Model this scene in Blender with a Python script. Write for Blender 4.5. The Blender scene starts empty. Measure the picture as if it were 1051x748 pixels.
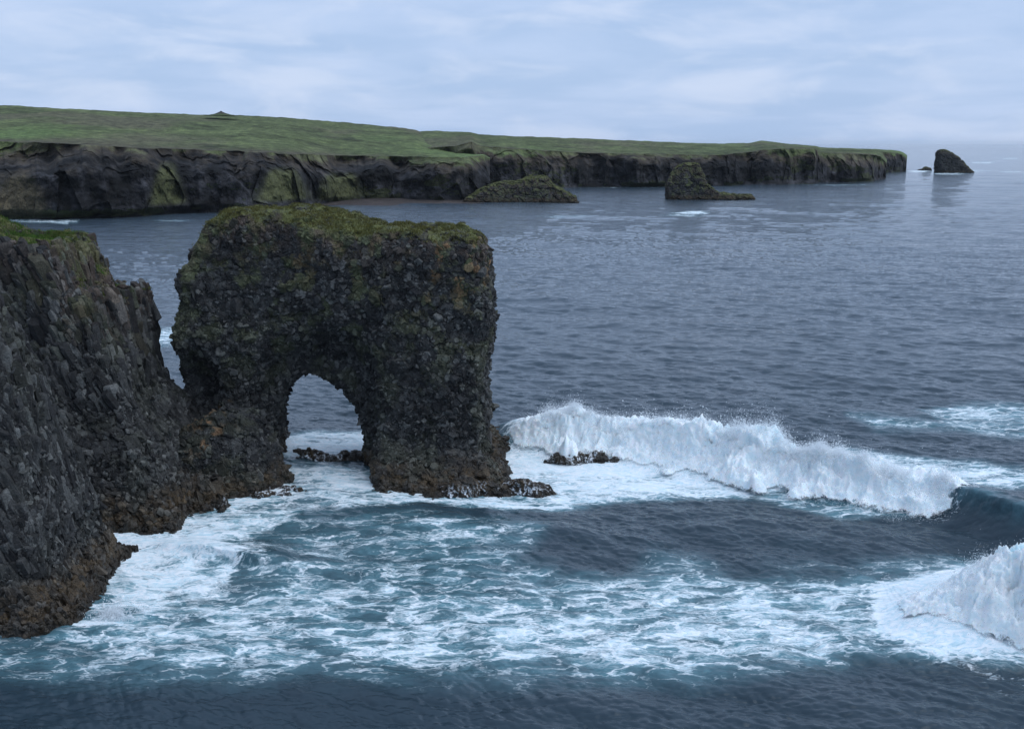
import bpy, math, time
import numpy as np
T0 = time.time()
rng = np.random.default_rng(7)
F32 = np.float32

# ------------------------------------------------------------------ scene, camera
sc = bpy.context.scene
col = sc.collection
FOC, PCX, PCY = 1127.0, 525.5, 374.0         # photo pixels
CAMZ = 26.0
PITCH = math.atan(227.0 / FOC)
cp, sp_ = math.cos(PITCH), math.sin(PITCH)

def ray(px, py):
    u = (np.asarray(px, float) - PCX) / FOC
    v = (PCY - np.asarray(py, float)) / FOC
    return u, cp + v * sp_, -sp_ + v * cp

def ground(px, py, z=0.0):
    u, dy, dz = ray(px, py)
    t = (z - CAMZ) / dz
    return np.stack([u * t, dy * t], -1)

def atY(px, py, Y):
    u, dy, dz = ray(px, py)
    t = Y / dy
    return np.stack([u * t, CAMZ + dz * t], -1)      # X, Z

def to_px(X, Y, Z=0.0):
    Zc = Z - CAMZ
    d = Y * cp - Zc * sp_
    v = Y * sp_ + Zc * cp
    return PCX + FOC * X / d, PCY - FOC * v / d

cam = bpy.data.cameras.new("camera")
cam.sensor_width = 36.0
cam.angle = 2 * math.atan(525.5 / FOC)
cam.clip_start = 0.5
cam.clip_end = 90000
co = bpy.data.objects.new("camera", cam)
col.objects.link(co)
co.location = (0, 0, CAMZ)
co.rotation_euler = (math.pi / 2 - PITCH, 0, 0)
sc.camera = co

# ------------------------------------------------------------------ numpy noise
def hash3(ix, iy, iz, seed):
    with np.errstate(over='ignore'):
        h = (ix.astype(np.uint32) * np.uint32(374761393) + iy.astype(np.uint32) * np.uint32(668265263)
             + iz.astype(np.uint32) * np.uint32(2246822519) + np.uint32((seed * 3266489917) & 0xffffffff))
        h = (h ^ (h >> np.uint32(15))) * np.uint32(2246822519)
        h = (h ^ (h >> np.uint32(13))) * np.uint32(3266489917)
        h ^= h >> np.uint32(16)
    return h

def h01(h, k=0):
    with np.errstate(over='ignore'):
        if k:
            h = (h + np.uint32((k * 2654435769) & 0xffffffff)) * np.uint32(2246822519)
            h = h ^ (h >> np.uint32(15))
    return (h & np.uint32(0xffffff)).astype(F32) / F32(16777216)

def vnoise(P, seed=0):
    """value noise, P (N,3) -> (-1,1)"""
    f = np.floor(P)
    t = (P - f).astype(F32)
    i = f.astype(np.int64)
    t = t * t * t * (t * (t * 6 - 15) + 10)
    out = 0
    for dx in (0, 1):
        wx = t[:, 0] if dx else 1 - t[:, 0]
        for dy in (0, 1):
            wy = t[:, 1] if dy else 1 - t[:, 1]
            for dz in (0, 1):
                wz = t[:, 2] if dz else 1 - t[:, 2]
                out = out + wx * wy * wz * h01(hash3(i[:, 0] + dx, i[:, 1] + dy, i[:, 2] + dz, seed))
    return out * 2 - 1

def fbm(P, seed=0, octv=4, gain=0.5, lac=2.03):
    a, s, n = 1.0, 0, 0
    for k in range(octv):
        s = s + a * vnoise(P * (lac ** k) + 17.3 * k, seed + k)
        n += a
        a *= gain
    return s / n

def worley(P, seed=0, tilt=0.5):
    """facetted cells: returns height (-1..1), edge distance (F2-F1), cell random, nearest dist"""
    N = len(P)
    b = np.floor(P).astype(np.int64)
    d1 = np.full(N, 1e9, F32); d2 = np.full(N, 1e9, F32)
    hh = np.zeros(N, np.uint32)
    c1 = np.zeros((N, 3), F32)
    for dx in (-1, 0, 1):
        for dy in (-1, 0, 1):
            for dz in (-1, 0, 1):
                ix, iy, iz = b[:, 0] + dx, b[:, 1] + dy, b[:, 2] + dz
                h = hash3(ix, iy, iz, seed)
                qx = (ix + 0.1 + 0.8 * h01(h, 1)) - P[:, 0]
                qy = (iy + 0.1 + 0.8 * h01(h, 2)) - P[:, 1]
                qz = (iz + 0.1 + 0.8 * h01(h, 3)) - P[:, 2]
                d = (qx * qx + qy * qy + qz * qz).astype(F32)
                m = d < d1
                d2 = np.where(m, d1, np.minimum(d2, d))
                d1 = np.where(m, d, d1)
                hh = np.where(m, h, hh)
                c1[m] = np.stack([qx[m], qy[m], qz[m]], -1)
    tv = np.stack([h01(hh, 5) - .5, h01(hh, 6) - .5, h01(hh, 7) - .5], -1) * 2
    height = (h01(hh, 4) * 2 - 1) - tilt * (tv * c1).sum(1)
    return height, np.sqrt(d2) - np.sqrt(d1), h01(hh, 8)

def sstep(a, b, x):
    t = np.clip((x - a) / (b - a), 0, 1)
    return t * t * (3 - 2 * t)

def poly_sd(px, py, poly):
    """signed distance to polygon, negative inside"""
    poly = np.asarray(poly, float)
    shp = px.shape
    x, y = px.ravel().astype(F32), py.ravel().astype(F32)
    d = np.full(x.shape, 1e12, F32)
    ins = np.zeros(x.shape, bool)
    n = len(poly)
    for i in range(n):
        ax, ay = poly[i]; bx, by = poly[(i + 1) % n]
        ex, ey = bx - ax, by - ay
        wx, wy = x - ax, y - ay
        t = np.clip((wx * ex + wy * ey) / (ex * ex + ey * ey + 1e-12), 0, 1)
        d = np.minimum(d, (wx - ex * t) ** 2 + (wy - ey * t) ** 2)
        c = ((ay > y) != (by > y))
        if abs(ey) > 1e-9:
            ins ^= c & (x < ex * (y - ay) / ey + ax)
    d = np.sqrt(d)
    return np.where(ins, -d, d).reshape(shp)

def smax(a, b, k):
    h = np.clip(0.5 + 0.5 * (a - b) / k, 0, 1)
    return b * (1 - h) + a * h + k * h * (1 - h)

def smin(a, b, k):
    return -smax(-a, -b, k)

# ------------------------------------------------------------------ mesh helpers
def mesh_np(name, verts, faces, smooth=False):
    me = bpy.data.meshes.new(name)
    verts = np.asarray(verts, F32)
    if not (isinstance(faces, list) and isinstance(faces[0], np.ndarray)): faces = [faces]
    faces = [np.asarray(f, np.int32) for f in faces]
    nf = sum(len(f) for f in faces)
    tot = np.concatenate([np.full(len(f), f.shape[1], np.int32) for f in faces])
    idx = np.concatenate([f.ravel() for f in faces])
    me.vertices.add(len(verts)); me.vertices.foreach_set("co", verts.ravel())
    me.loops.add(len(idx)); me.loops.foreach_set("vertex_index", idx)
    me.polygons.add(nf)
    me.polygons.foreach_set("loop_start", np.concatenate([[0], np.cumsum(tot)[:-1]]).astype(np.int32))
    me.update(calc_edges=True)
    me.polygons.foreach_set("use_smooth", np.full(nf, smooth, bool))
    return me

def add_attr(me, name, data):
    if data.ndim == 1:
        a = me.attributes.new(name, 'FLOAT', 'POINT')
        a.data.foreach_set("value", data.astype(F32))
    else:
        a = me.attributes.new(name, 'FLOAT_COLOR', 'POINT')
        c = np.ones((len(data), 4), F32); c[:, :3] = data
        a.data.foreach_set("color", c.ravel())

def link(name, me, mat=None, parent=None, **tags):
    o = bpy.data.objects.new(name, me)
    col.objects.link(o)
    if mat: me.materials.append(mat)
    if parent: o.parent = parent
    for k, v in tags.items(): o[k] = v
    return o

def get_vn(me):
    n = len(me.vertices)
    c = np.empty(n * 3, F32); me.vertices.foreach_get("co", c)
    m = np.empty(n * 3, F32); me.vertex_normals.foreach_get("vector", m)
    return c.reshape(-1, 3), m.reshape(-1, 3)

def grid_faces(nr, nc):
    i = np.arange((nr - 1) * (nc - 1)); r, c = i // (nc - 1), i % (nc - 1)
    a = r * nc + c
    return np.stack([a, a + 1, a + nc + 1, a + nc], -1)

def surface_nets(f, org, h):
    nx, ny, nz = f.shape
    S = f < 0
    acc = np.zeros((nx - 1, ny - 1, nz - 1, 3), F32); cnt = np.zeros((nx - 1, ny - 1, nz - 1), F32)
    def sl(a, dx, dy, dz):
        return a[dx:nx - 1 + dx, dy:ny - 1 + dy, dz:nz - 1 + dz]
    corners = [(x, y, z) for x in (0, 1) for y in (0, 1) for z in (0, 1)]
    for a in corners:
        for k in range(3):
            if a[k] == 1: continue
            b = list(a); b[k] = 1
            fa, fb = sl(f, *a), sl(f, *b)
            m = (fa < 0) != (fb < 0)
            t = np.where(m, fa / np.where(m, fa - fb, 1), 0)
            for j in range(3):
                acc[..., j] += np.where(m, (a[j] + t) if j == k else a[j], 0)
            cnt += m
    act = cnt > 0
    idx = np.full(act.shape, -1, np.int64)
    idx[act] = np.arange(act.sum())
    ijk = np.argwhere(act)
    V = (ijk + acc[act] / cnt[act][:, None]) * h + np.asarray(org)
    quads = []
    for k in range(3):
        u, v = (k + 1) % 3, (k + 2) % 3
        A = [slice(1, -1)] * 3; A[k] = slice(0, -1); B = list(A); B[k] = slice(1, None)
        sa, sb = S[tuple(A)], S[tuple(B)]
        e = np.argwhere(sa != sb)
        off = np.array([1, 1, 1]); off[k] = 0
        e = e + off
        inside_first = S[tuple(e.T)]
        du = np.zeros(3, int); du[u] = 1; dv = np.zeros(3, int); dv[v] = 1
        q = np.stack([idx[tuple((e - du - dv).T)], idx[tuple((e - dv).T)], idx[tuple(e.T)], idx[tuple((e - du).T)]], -1)
        q[~inside_first] = q[~inside_first][:, ::-1]
        quads.append(q)
    Q = np.concatenate(quads)
    Q = Q[(Q >= 0).all(1)]
    return V, Q

def subdivided(me, levels):
    o = bpy.data.objects.new("tmp", me); col.objects.link(o)
    m = o.modifiers.new("s", 'SUBSURF'); m.levels = levels; m.render_levels = levels
    dg = bpy.context.evaluated_depsgraph_get(); dg.update()
    new = bpy.data.meshes.new_from_object(o.evaluated_get(dg))
    bpy.data.objects.remove(o); bpy.data.meshes.remove(me)
    return new

def hull_templates(n, seed, tl=.18):
    import bmesh
    r = np.random.default_rng(seed); out = []
    for _ in range(n):
        k = r.integers(5, 8)
        a = np.sort(np.linspace(0, 2 * np.pi, k, endpoint=False) + r.normal(0, .16, k))
        ring = np.stack([np.cos(a), np.sin(a)], -1) * r.uniform(.82, 1.08, (k, 1))
        tiltx, tilty = r.normal(0, tl, 2)
        pts = []
        for zz, ss in ((-.5, 1), (.38, 1.0), (.5, .80)):
            for x, y in ring * ss:
                pts.append((x * .5 + r.normal(0, .015), y * .5 + r.normal(0, .015), zz + tiltx * x + tilty * y))
        bm = bmesh.new()
        for p in pts: bm.verts.new(p)
        bmesh.ops.convex_hull(bm, input=bm.verts)
        bmesh.ops.delete(bm, geom=[v for v in bm.verts if not v.link_faces], context='VERTS')
        bmesh.ops.triangulate(bm, faces=bm.faces)
        bm.verts.index_update()
        out.append((np.array([v.co[:] for v in bm.verts]), np.array([[v.index for v in f.verts] for f in bm.faces])))
        bm.free()
    return out
HULLS = hull_templates(24, 3)
COLUMNS = hull_templates(16, 5, .05)

def make_blocks(C, axis, size, length, seed, squash=.25, tmpl=None):
    """convex basalt blocks at C along axis; returns verts, tris, owner index"""
    r = np.random.default_rng(seed)
    axis = axis / np.linalg.norm(axis, axis=1)[:, None]
    rv = r.normal(size=axis.shape)
    u = np.cross(axis, rv); u /= np.linalg.norm(u, axis=1)[:, None]
    v = np.cross(axis, u)
    su = size * r.uniform(1 - squash, 1 + squash, len(C)); sv = size * r.uniform(1 - squash, 1 + squash, len(C))
    tmpl = tmpl or HULLS
    which = r.integers(0, len(tmpl), len(C))
    VV, FF, OW = [], [], []; base = 0
    for k, (tv, tf) in enumerate(tmpl):
        i = np.nonzero(which == k)[0]
        if not len(i): continue
        P = (C[i][:, None] + tv[None, :, :1] * (u[i] * su[i][:, None])[:, None] + tv[None, :, 1:2] * (v[i] * sv[i][:, None])[:, None]
             + tv[None, :, 2:] * (axis[i] * length[i][:, None])[:, None])
        VV.append(P.reshape(-1, 3)); FF.append((np.arange(len(i))[:, None, None] * len(tv) + tf[None] + base).reshape(-1, 3))
        OW.append(np.repeat(i, len(tv))); base += len(i) * len(tv)
    return np.concatenate(VV), np.concatenate(FF), np.concatenate(OW)

# ------------------------------------------------------------------ node helper
def nodes(mat_or_world):
    mat_or_world.use_nodes = True
    nt = mat_or_world.node_tree; nt.nodes.clear()
    def N(t, **kw):
        n = nt.nodes.new(t)
        ins = kw.pop('ins', {})
        for k, v in kw.items(): setattr(n, k, v)
        for k, v in ins.items():
            if isinstance(v, bpy.types.NodeSocket): nt.links.new(v, n.inputs[k])
            else: n.inputs[k].default_value = v
        return n
    def L(a, b): nt.links.new(a, b)
    def M(op, a, b=0.0, c=None, clamp=False):
        ins = {0: a, 1: b}
        if c is not None: ins[2] = c
        return N('ShaderNodeMath', operation=op, use_clamp=clamp, ins=ins).outputs[0]
    def R(x, a, b, c=0.0, d=1.0):
        n = N('ShaderNodeMapRange', interpolation_type='SMOOTHSTEP', ins={0: x, 1: a, 2: b, 3: c, 4: d})
        return n.outputs[0]
    def MIX(f, a, b, bt='MIX'):
        n = N('ShaderNodeMix', data_type='RGBA', blend_type=bt)
        for k, v in ((0, f), (6, a), (7, b)):
            if isinstance(v, bpy.types.NodeSocket): nt.links.new(v, n.inputs[k])
            else:
                n.inputs[k].default_value = v if k == 0 else (*v, 1)
        return n.outputs[2]
    return nt, N, L, M, R, MIX

# ------------------------------------------------------------------ materials
def rock_material(name, bump=0.25, scale=1.0, wet=True):
    m = bpy.data.materials.new(name)
    nt, N, L, M, R, MIX = nodes(m)
    P = N('ShaderNodeNewGeometry').outputs['Position']
    at = N('ShaderNodeAttribute', attribute_name='Col').outputs['Color']
    n1 = N('ShaderNodeTexNoise', ins={'Vector': P, 'Scale': 1.3 * scale, 'Detail': 8.0, 'Roughness': .65}).outputs['Fac']
    n2 = N('ShaderNodeTexNoise', ins={'Vector': P, 'Scale': 9.0 * scale, 'Detail': 6.0, 'Roughness': .7}).outputs['Fac']
    k = M('MULTIPLY', R(n1, .3, .7, .65, 1.35), R(n2, .3, .7, .6, 1.4))
    c = MIX(1.0, at, N('ShaderNodeCombineColor', ins={0: k, 1: k, 2: k}).outputs[0], 'MULTIPLY')
    v = N('ShaderNodeTexVoronoi', feature='DISTANCE_TO_EDGE', ins={'Vector': P, 'Scale': 3.2 * scale}).outputs['Distance']
    hgt = M('ADD', M('MULTIPLY', R(v, 0, .12), .6), M('MULTIPLY', n2, .8))
    b = N('ShaderNodeBump', ins={'Strength': bump, 'Distance': .25 / scale, 'Height': hgt})
    z = N('ShaderNodeSeparateXYZ', ins={0: P}).outputs[2]
    rough = R(z, .3, 2.2, .32, .85) if wet else .9
    ins = {'Base Color': c, 'Roughness': rough, 'Normal': b.outputs[0], 'Specular IOR Level': .22}
    bs = N('ShaderNodeBsdfPrincipled', ins=ins)
    # running white water: streaks marked by the 'wash' attribute
    L(bs.outputs[0], N('ShaderNodeOutputMaterial').inputs[0])
    return m

def simple(name, color, rough=.8, **kw):
    m = bpy.data.materials.new(name)
    nt, N, L, M, R, MIX = nodes(m)
    P = N('ShaderNodeNewGeometry').outputs['Position']
    n = N('ShaderNodeTexNoise', ins={'Vector': P, 'Scale': kw.get('scale', 2.0), 'Detail': 5.0}).outputs['Fac']
    c = MIX(R(n, .35, .65), tuple(x * .6 for x in color), tuple(x * 1.3 for x in color))
    b = N('ShaderNodeBsdfPrincipled', ins={'Base Color': c, 'Roughness': rough, 'Specular IOR Level': .2})
    L(b.outputs[0], N('ShaderNodeOutputMaterial').inputs[0])
    return m

def grass_material():
    m = bpy.data.materials.new('grass')
    nt, N, L, M, R, MIX = nodes(m)
    at = N('ShaderNodeAttribute', attribute_name='Col').outputs['Color']
    d = N('ShaderNodeBsdfDiffuse', ins={'Color': at})
    t = N('ShaderNodeBsdfTranslucent', ins={'Color': at})
    mx = N('ShaderNodeMixShader', ins={0: .25, 1: d.outputs[0], 2: t.outputs[0]})
    L(mx.outputs[0], N('ShaderNodeOutputMaterial').inputs[0])
    return m

def whitewater_material():
    m = bpy.data.materials.new('whitewater')
    nt, N, L, M, R, MIX = nodes(m)
    P = N('ShaderNodeNewGeometry').outputs['Position']
    at = N('ShaderNodeAttribute', attribute_name='teal').outputs['Fac']
    al = N('ShaderNodeAttribute', attribute_name='alpha').outputs['Fac']
    n1 = N('ShaderNodeTexNoise', ins={'Vector': P, 'Scale': 1.6, 'Detail': 9.0, 'Roughness': .68, 'Distortion': .6}).outputs['Fac']
    n2 = N('ShaderNodeTexNoise', ins={'Vector': P, 'Scale': 9.0, 'Detail': 6.0, 'Roughness': .7}).outputs['Fac']
    f = M('ADD', M('MULTIPLY', R(n1, .35, .65), .6), at, clamp=True)
    c = MIX(f, (.93, .95, .96), (.62, .80, .86))
    b = N('ShaderNodeBump', ins={'Strength': .55, 'Distance': .25, 'Height': M('ADD', M('MULTIPLY', n1, 1.2), M('MULTIPLY', n2, .5))})
    bs = N('ShaderNodeBsdfPrincipled', ins={'Base Color': c, 'Roughness': .75, 'Normal': b.outputs[0], 'Specular IOR Level': .2,
            'Subsurface Weight': .6, 'Subsurface Radius': (.5, .6, .7), 'Subsurface Scale': .5})
    tr = N('ShaderNodeBsdfTransparent')
    n3 = M('ADD', M('MULTIPLY', n1, .6), M('MULTIPLY', n2, .5))
    a = R(M('ADD', al, n3), .95, 1.12)
    mx = N('ShaderNodeMixShader', ins={0: a, 1: tr.outputs[0], 2: bs.outputs[0]})
    L(mx.outputs[0], N('ShaderNodeOutputMaterial').inputs[0])
    return m

def water_material():
    m = bpy.data.materials.new('sea_water')
    nt, N, L, M, R, MIX = nodes(m)
    P = N('ShaderNodeNewGeometry').outputs['Position']
    D = N('ShaderNodeAttribute', attribute_name='foam').outputs['Fac']
    A = N('ShaderNodeAttribute', attribute_name='aer_glow').outputs['Fac']
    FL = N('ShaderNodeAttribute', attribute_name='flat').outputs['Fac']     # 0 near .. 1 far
    sep = N('ShaderNodeSeparateXYZ', ins={0: P})
    flat = N('ShaderNodeCombineXYZ', ins={0: M('MULTIPLY', sep.outputs[0], .55), 1: M('MULTIPLY', sep.outputs[1], 1.15), 2: M('MULTIPLY', sep.outputs[2], .6)}).outputs[0]
    dn = N('ShaderNodeTexNoise', ins={'Vector': flat, 'Scale': .45, 'Detail': 4.0, 'Roughness': .6}).outputs['Color']
    dv = N('ShaderNodeVectorMath', operation='MULTIPLY_ADD', ins={0: dn, 1: (3.2, 3.2, 0), 2: flat}).outputs[0]
    dn2 = N('ShaderNodeTexNoise', ins={'Vector': flat, 'Scale': 2.0, 'Detail': 3.0, 'Roughness': .6}).outputs['Color']
    dv2 = N('ShaderNodeVectorMath', operation='MULTIPLY_ADD', ins={0: dn2, 1: (.9, .9, 0), 2: dv}).outputs[0]
    v1 = N('ShaderNodeTexVoronoi', feature='DISTANCE_TO_EDGE', ins={'Vector': dv2, 'Scale': .75}).outputs['Distance']
    v2 = N('ShaderNodeTexVoronoi', feature='DISTANCE_TO_EDGE', ins={'Vector': dv2, 'Scale': 2.4}).outputs['Distance']
    nz = N('ShaderNodeTexNoise', ins={'Vector': dv, 'Scale': .5, 'Detail': 10.0, 'Roughness': .62}).outputs['Fac']
    nf = N('ShaderNodeTexNoise', ins={'Vector': dv2, 'Scale': 3.5, 'Detail': 7.0, 'Roughness': .7}).outputs['Fac']
    l1 = R(v1, 0.0, .20, 1, 0); l2 = R(v2, 0.0, .24, 1, 0)
    val = M('ADD', M('ADD', M('MULTIPLY', l1, .30), M('MULTIPLY', l2, .20)),
            M('ADD', M('MULTIPLY', R(nz, .25, .75), .50), M('MULTIPLY', M('SUBTRACT', nf, .5), .55)))
    th = M('SUBTRACT', 1.0, D)
    fo = N('ShaderNodeMapRange', interpolation_type='SMOOTHSTEP', ins={0: val, 1: M('SUBTRACT', th, .10), 2: M('ADD', th, .42)}).outputs[0]
    fo = M('MULTIPLY', fo, R(D, .04, .16))
    # water body
    veil = M('MULTIPLY', A, R(M('ADD', nz, M('MULTIPLY', nf, .3)), .45, .85, .35, 1.5), clamp=True)
    deep = MIX(M('MAXIMUM', FL, 0.0), (.024, .042, .056), (.050, .074, .098))  # far water: paler base colour painted in to stand for sky reflection
    deep = MIX(veil, deep, (.17, .37, .43))
    bn1 = N('ShaderNodeTexNoise', ins={'Vector': N('ShaderNodeVectorMath', operation='MULTIPLY', ins={0: P, 1: (.4, 1.3, 1)}).outputs[0], 'Scale': 1.6, 'Detail': 6.0, 'Roughness': .62}).outputs['Fac']
    bn2v = N('ShaderNodeVectorMath', operation='MULTIPLY', ins={0: P, 1: (.55, 1, 1)}).outputs[0]
    bn2 = N('ShaderNodeTexNoise', ins={'Vector': bn2v, 'Scale': .22, 'Detail': 7.0, 'Roughness': .62}).outputs['Fac']
    hgt = M('ADD', M('MULTIPLY', bn1, .075), M('MULTIPLY', M('MULTIPLY', bn2, FL), 1.15))
    bmp = N('ShaderNodeBump', ins={'Strength': 1.0, 'Distance': 1.0, 'Height': hgt})
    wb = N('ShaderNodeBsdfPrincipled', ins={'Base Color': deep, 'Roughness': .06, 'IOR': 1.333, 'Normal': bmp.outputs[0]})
    fb = N('ShaderNodeBump', ins={'Strength': .6, 'Distance': .25, 'Height': M('ADD', M('MULTIPLY', fo, .5), M('MULTIPLY', nf, .7))})
    fc = MIX(R(nf, .3, .62), (.50, .72, .80), (.9, .93, .95))
    fs = N('ShaderNodeBsdfPrincipled', ins={'Base Color': fc, 'Roughness': .7, 'Normal': fb.outputs[0], 'Specular IOR Level': .2})
    mx = N('ShaderNodeMixShader', ins={0: fo, 1: wb.outputs[0], 2: fs.outputs[0]})
    L(mx.outputs[0], N('ShaderNodeOutputMaterial').inputs[0])
    return m

MAT_ROCK = rock_material('basalt', .35)
MAT_FAR = rock_material('far_basalt', .5, .22, wet=False)
MAT_GRASS = grass_material()
MAT_WHITE = whitewater_material()
MAT_WATER = water_material()
def spray_material():
    m = bpy.data.materials.new('spray')
    nt, N, L, M, R, MIX = nodes(m)
    d = N('ShaderNodeBsdfDiffuse', ins={'Color': (.92, .95, .97, 1)}); t = N('ShaderNodeBsdfTranslucent', ins={'Color': (.92, .95, .97, 1)})
    a = N('ShaderNodeMixShader', ins={0: .5, 1: d.outputs[0], 2: t.outputs[0]})
    b = N('ShaderNodeMixShader', ins={0: .5, 1: N('ShaderNodeBsdfTransparent').outputs[0], 2: a.outputs[0]})
    L(b.outputs[0], N('ShaderNodeOutputMaterial').inputs[0])
    return m
MAT_SPRAY = spray_material()

# ------------------------------------------------------------------ world, light, haze
def build_world():
    w = bpy.data.worlds.new("World"); sc.world = w
    nt, N, L, M, R, MIX = nodes(w)
    SUN_EL, SUN_ROT = math.radians(55), math.radians(110)
    sky = N('ShaderNodeTexSky', sky_type='NISHITA', sun_disc=False, sun_elevation=SUN_EL, sun_rotation=SUN_ROT,
            altitude=0, air_density=1.0, dust_density=1.5, ozone_density=2.0)
    g = N('ShaderNodeTexCoord').outputs['Generated']
    s = N('ShaderNodeSeparateXYZ', ins={0: g})
    dz = M('ADD', M('MAXIMUM', s.outputs[2], 0.0), .10)
    pv = N('ShaderNodeCombineXYZ', ins={0: M('DIVIDE', s.outputs[0], dz), 1: M('DIVIDE', s.outputs[1], dz), 2: 0.0}).outputs[0]
    n1 = N('ShaderNodeTexNoise', ins={'Vector': pv, 'Scale': .85, 'Detail': 8.0, 'Roughness': .52, 'Distortion': .3}).outputs['Fac']
    n2 = N('ShaderNodeTexNoise', ins={'Vector': N('ShaderNodeVectorMath', operation='MULTIPLY', ins={0: g, 1: (8, 8, 27)}).outputs[0],
           'Scale': 1.0, 'Detail': 8.0, 'Roughness': .55, 'Distortion': .4}).outputs['Fac']
    base = MIX(R(n1, .35, .7), (2.65, 3.6, 5.3), (3.3, 4.15, 5.8))       # grey-blue cloud deck, same units as the sky texture
    puff = R(n2, .45, .70)
    base = MIX(M('MULTIPLY', puff, .8), base, (4.0, 4.65, 6.0))
    c = MIX(.93, sky.outputs[0], base)
    bg = N('ShaderNodeBackground', ins={'Color': c, 'Strength': .13})
    L(bg.outputs[0], N('ShaderNodeOutputWorld').inputs[0])
    ld = bpy.data.lights.new("sun", 'SUN'); ld.energy = 1.5; ld.angle = math.radians(65); ld.color = (.90, .95, 1)
    lo = bpy.data.objects.new("sun", ld); col.objects.link(lo)
    # nishita: rotation measured from +Y towards +X
    d = np.array([math.sin(SUN_ROT) * math.cos(SUN_EL), math.cos(SUN_ROT) * math.cos(SUN_EL), math.sin(SUN_EL)])
    import mathutils
    lo.rotation_euler = mathutils.Vector(d).to_track_quat('Z', 'Y').to_euler()
build_world()

def build_haze():
    x, y0, y1, z0, z1 = 42000, -500, 42000, -6.0, 80.0
    v = [(a, b, c) for a in (-x, x) for b in (y0, y1) for c in (z0, z1)]
    f = [(0, 1, 3, 2), (4, 6, 7, 5), (0, 4, 5, 1), (2, 3, 7, 6), (0, 2, 6, 4), (1, 5, 7, 3)]
    m = bpy.data.materials.new('haze')
    nt, N, L, M, R, MIX = nodes(m)
    pv = N('ShaderNodeVolumePrincipled', ins={'Color': (.90, .95, 1, 1), 'Density': HAZE, 'Anisotropy': .2})
    L(pv.outputs[0], N('ShaderNodeOutputMaterial').inputs['Volume'])
    link('haze', mesh_np('haze', v, f), m, kind='stuff', label='thin bluish sea haze over the far water and headland')
HAZE = 0.000022
build_haze()

# ------------------------------------------------------------------ rocks
BASALT = np.array([.021, .021, .022]); BASALT_L = np.array([.102, .103, .098])

def rock_colors(P, Nn, cell, edge, top_z, seed, opt):
    n = len(P)
    big = fbm(P / 5.0, seed + 31, 3)
    c = BASALT + (BASALT_L - BASALT) * np.clip(cell ** 2 * .8 + .22 * big, 0, 1)[:, None]
    c = c * (0.55 + 0.45 * sstep(0.0, .12, edge))[:, None]
    def blend(c, colr, m): return c * (1 - m[:, None]) + np.asarray(colr) * m[:, None]
    f1 = fbm(P / 1.3, seed + 41, 4); f2 = fbm(P / .5, seed + 47, 3)
    # olive lichen over the upper faces
    up = sstep(-.1, .7, Nn[:, 2])
    hi = sstep(opt.get('lichen0', .25), 1.0, P[:, 2] / top_z)
    c = blend(c, (.085, .095, .045), np.clip(sstep(.0, .45, f1 + .25 * up) * (.18 + .7 * hi) * opt.get('lichen', 1), 0, 1))
    # brown soil near the top edge
    tz = opt['topz'](P[:, 0], P[:, 1]) if 'topz' in opt else np.full(n, top_z)
    br = sstep(-4.5 * opt.get('brown', 1), -.3, P[:, 2] - tz + 1.5 * f1)
    c = blend(c, (.085, .060, .045), br * .65 * sstep(-.35, .25, f2))
    # orange / pink lichen
    if 'orange' in opt:
        om = opt['orange'](P) * sstep(.05, .3, f1) * sstep(-.15, .2, f2)
        c = blend(c, (.20, .115, .06), np.clip(om, 0, 1) * .75)
    # moss and grass where it faces up near the top
    gm = sstep(.35, .75, Nn[:, 2] + .3 * f1) * sstep(-2.6, -.4, P[:, 2] - tz + 1.2 * f1)
    c = blend(c, (.088, .094, .032), gm * sstep(-.5, .1, f2 + .3 * f1))
    # seaweed band above the waterline
    sw = sstep(2.7, .7, P[:, 2] + 1.1 * f1 + opt.get('tide', 0))
    c = blend(c, (.062, .044, .026), sw * (.35 + .65 * sstep(-.3, .3, f2)))
    c = blend(c, (.018, .016, .014), sstep(.9, .2, P[:, 2] + .3 * f1) * .7)
    if 'wash' in opt:        # white water draining off the rock
        rn = np.abs(fbm(P / [.35, .35, 1.1], seed + 71, 3))
        c = blend(c, (.8, .85, .9), sstep(.10, .04, rn) * sstep(1.3, .3, P[:, 2]) * sstep(-.2, .3, f1 + .1) * .9)
    return np.clip(c, .006, .9), gm

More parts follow.
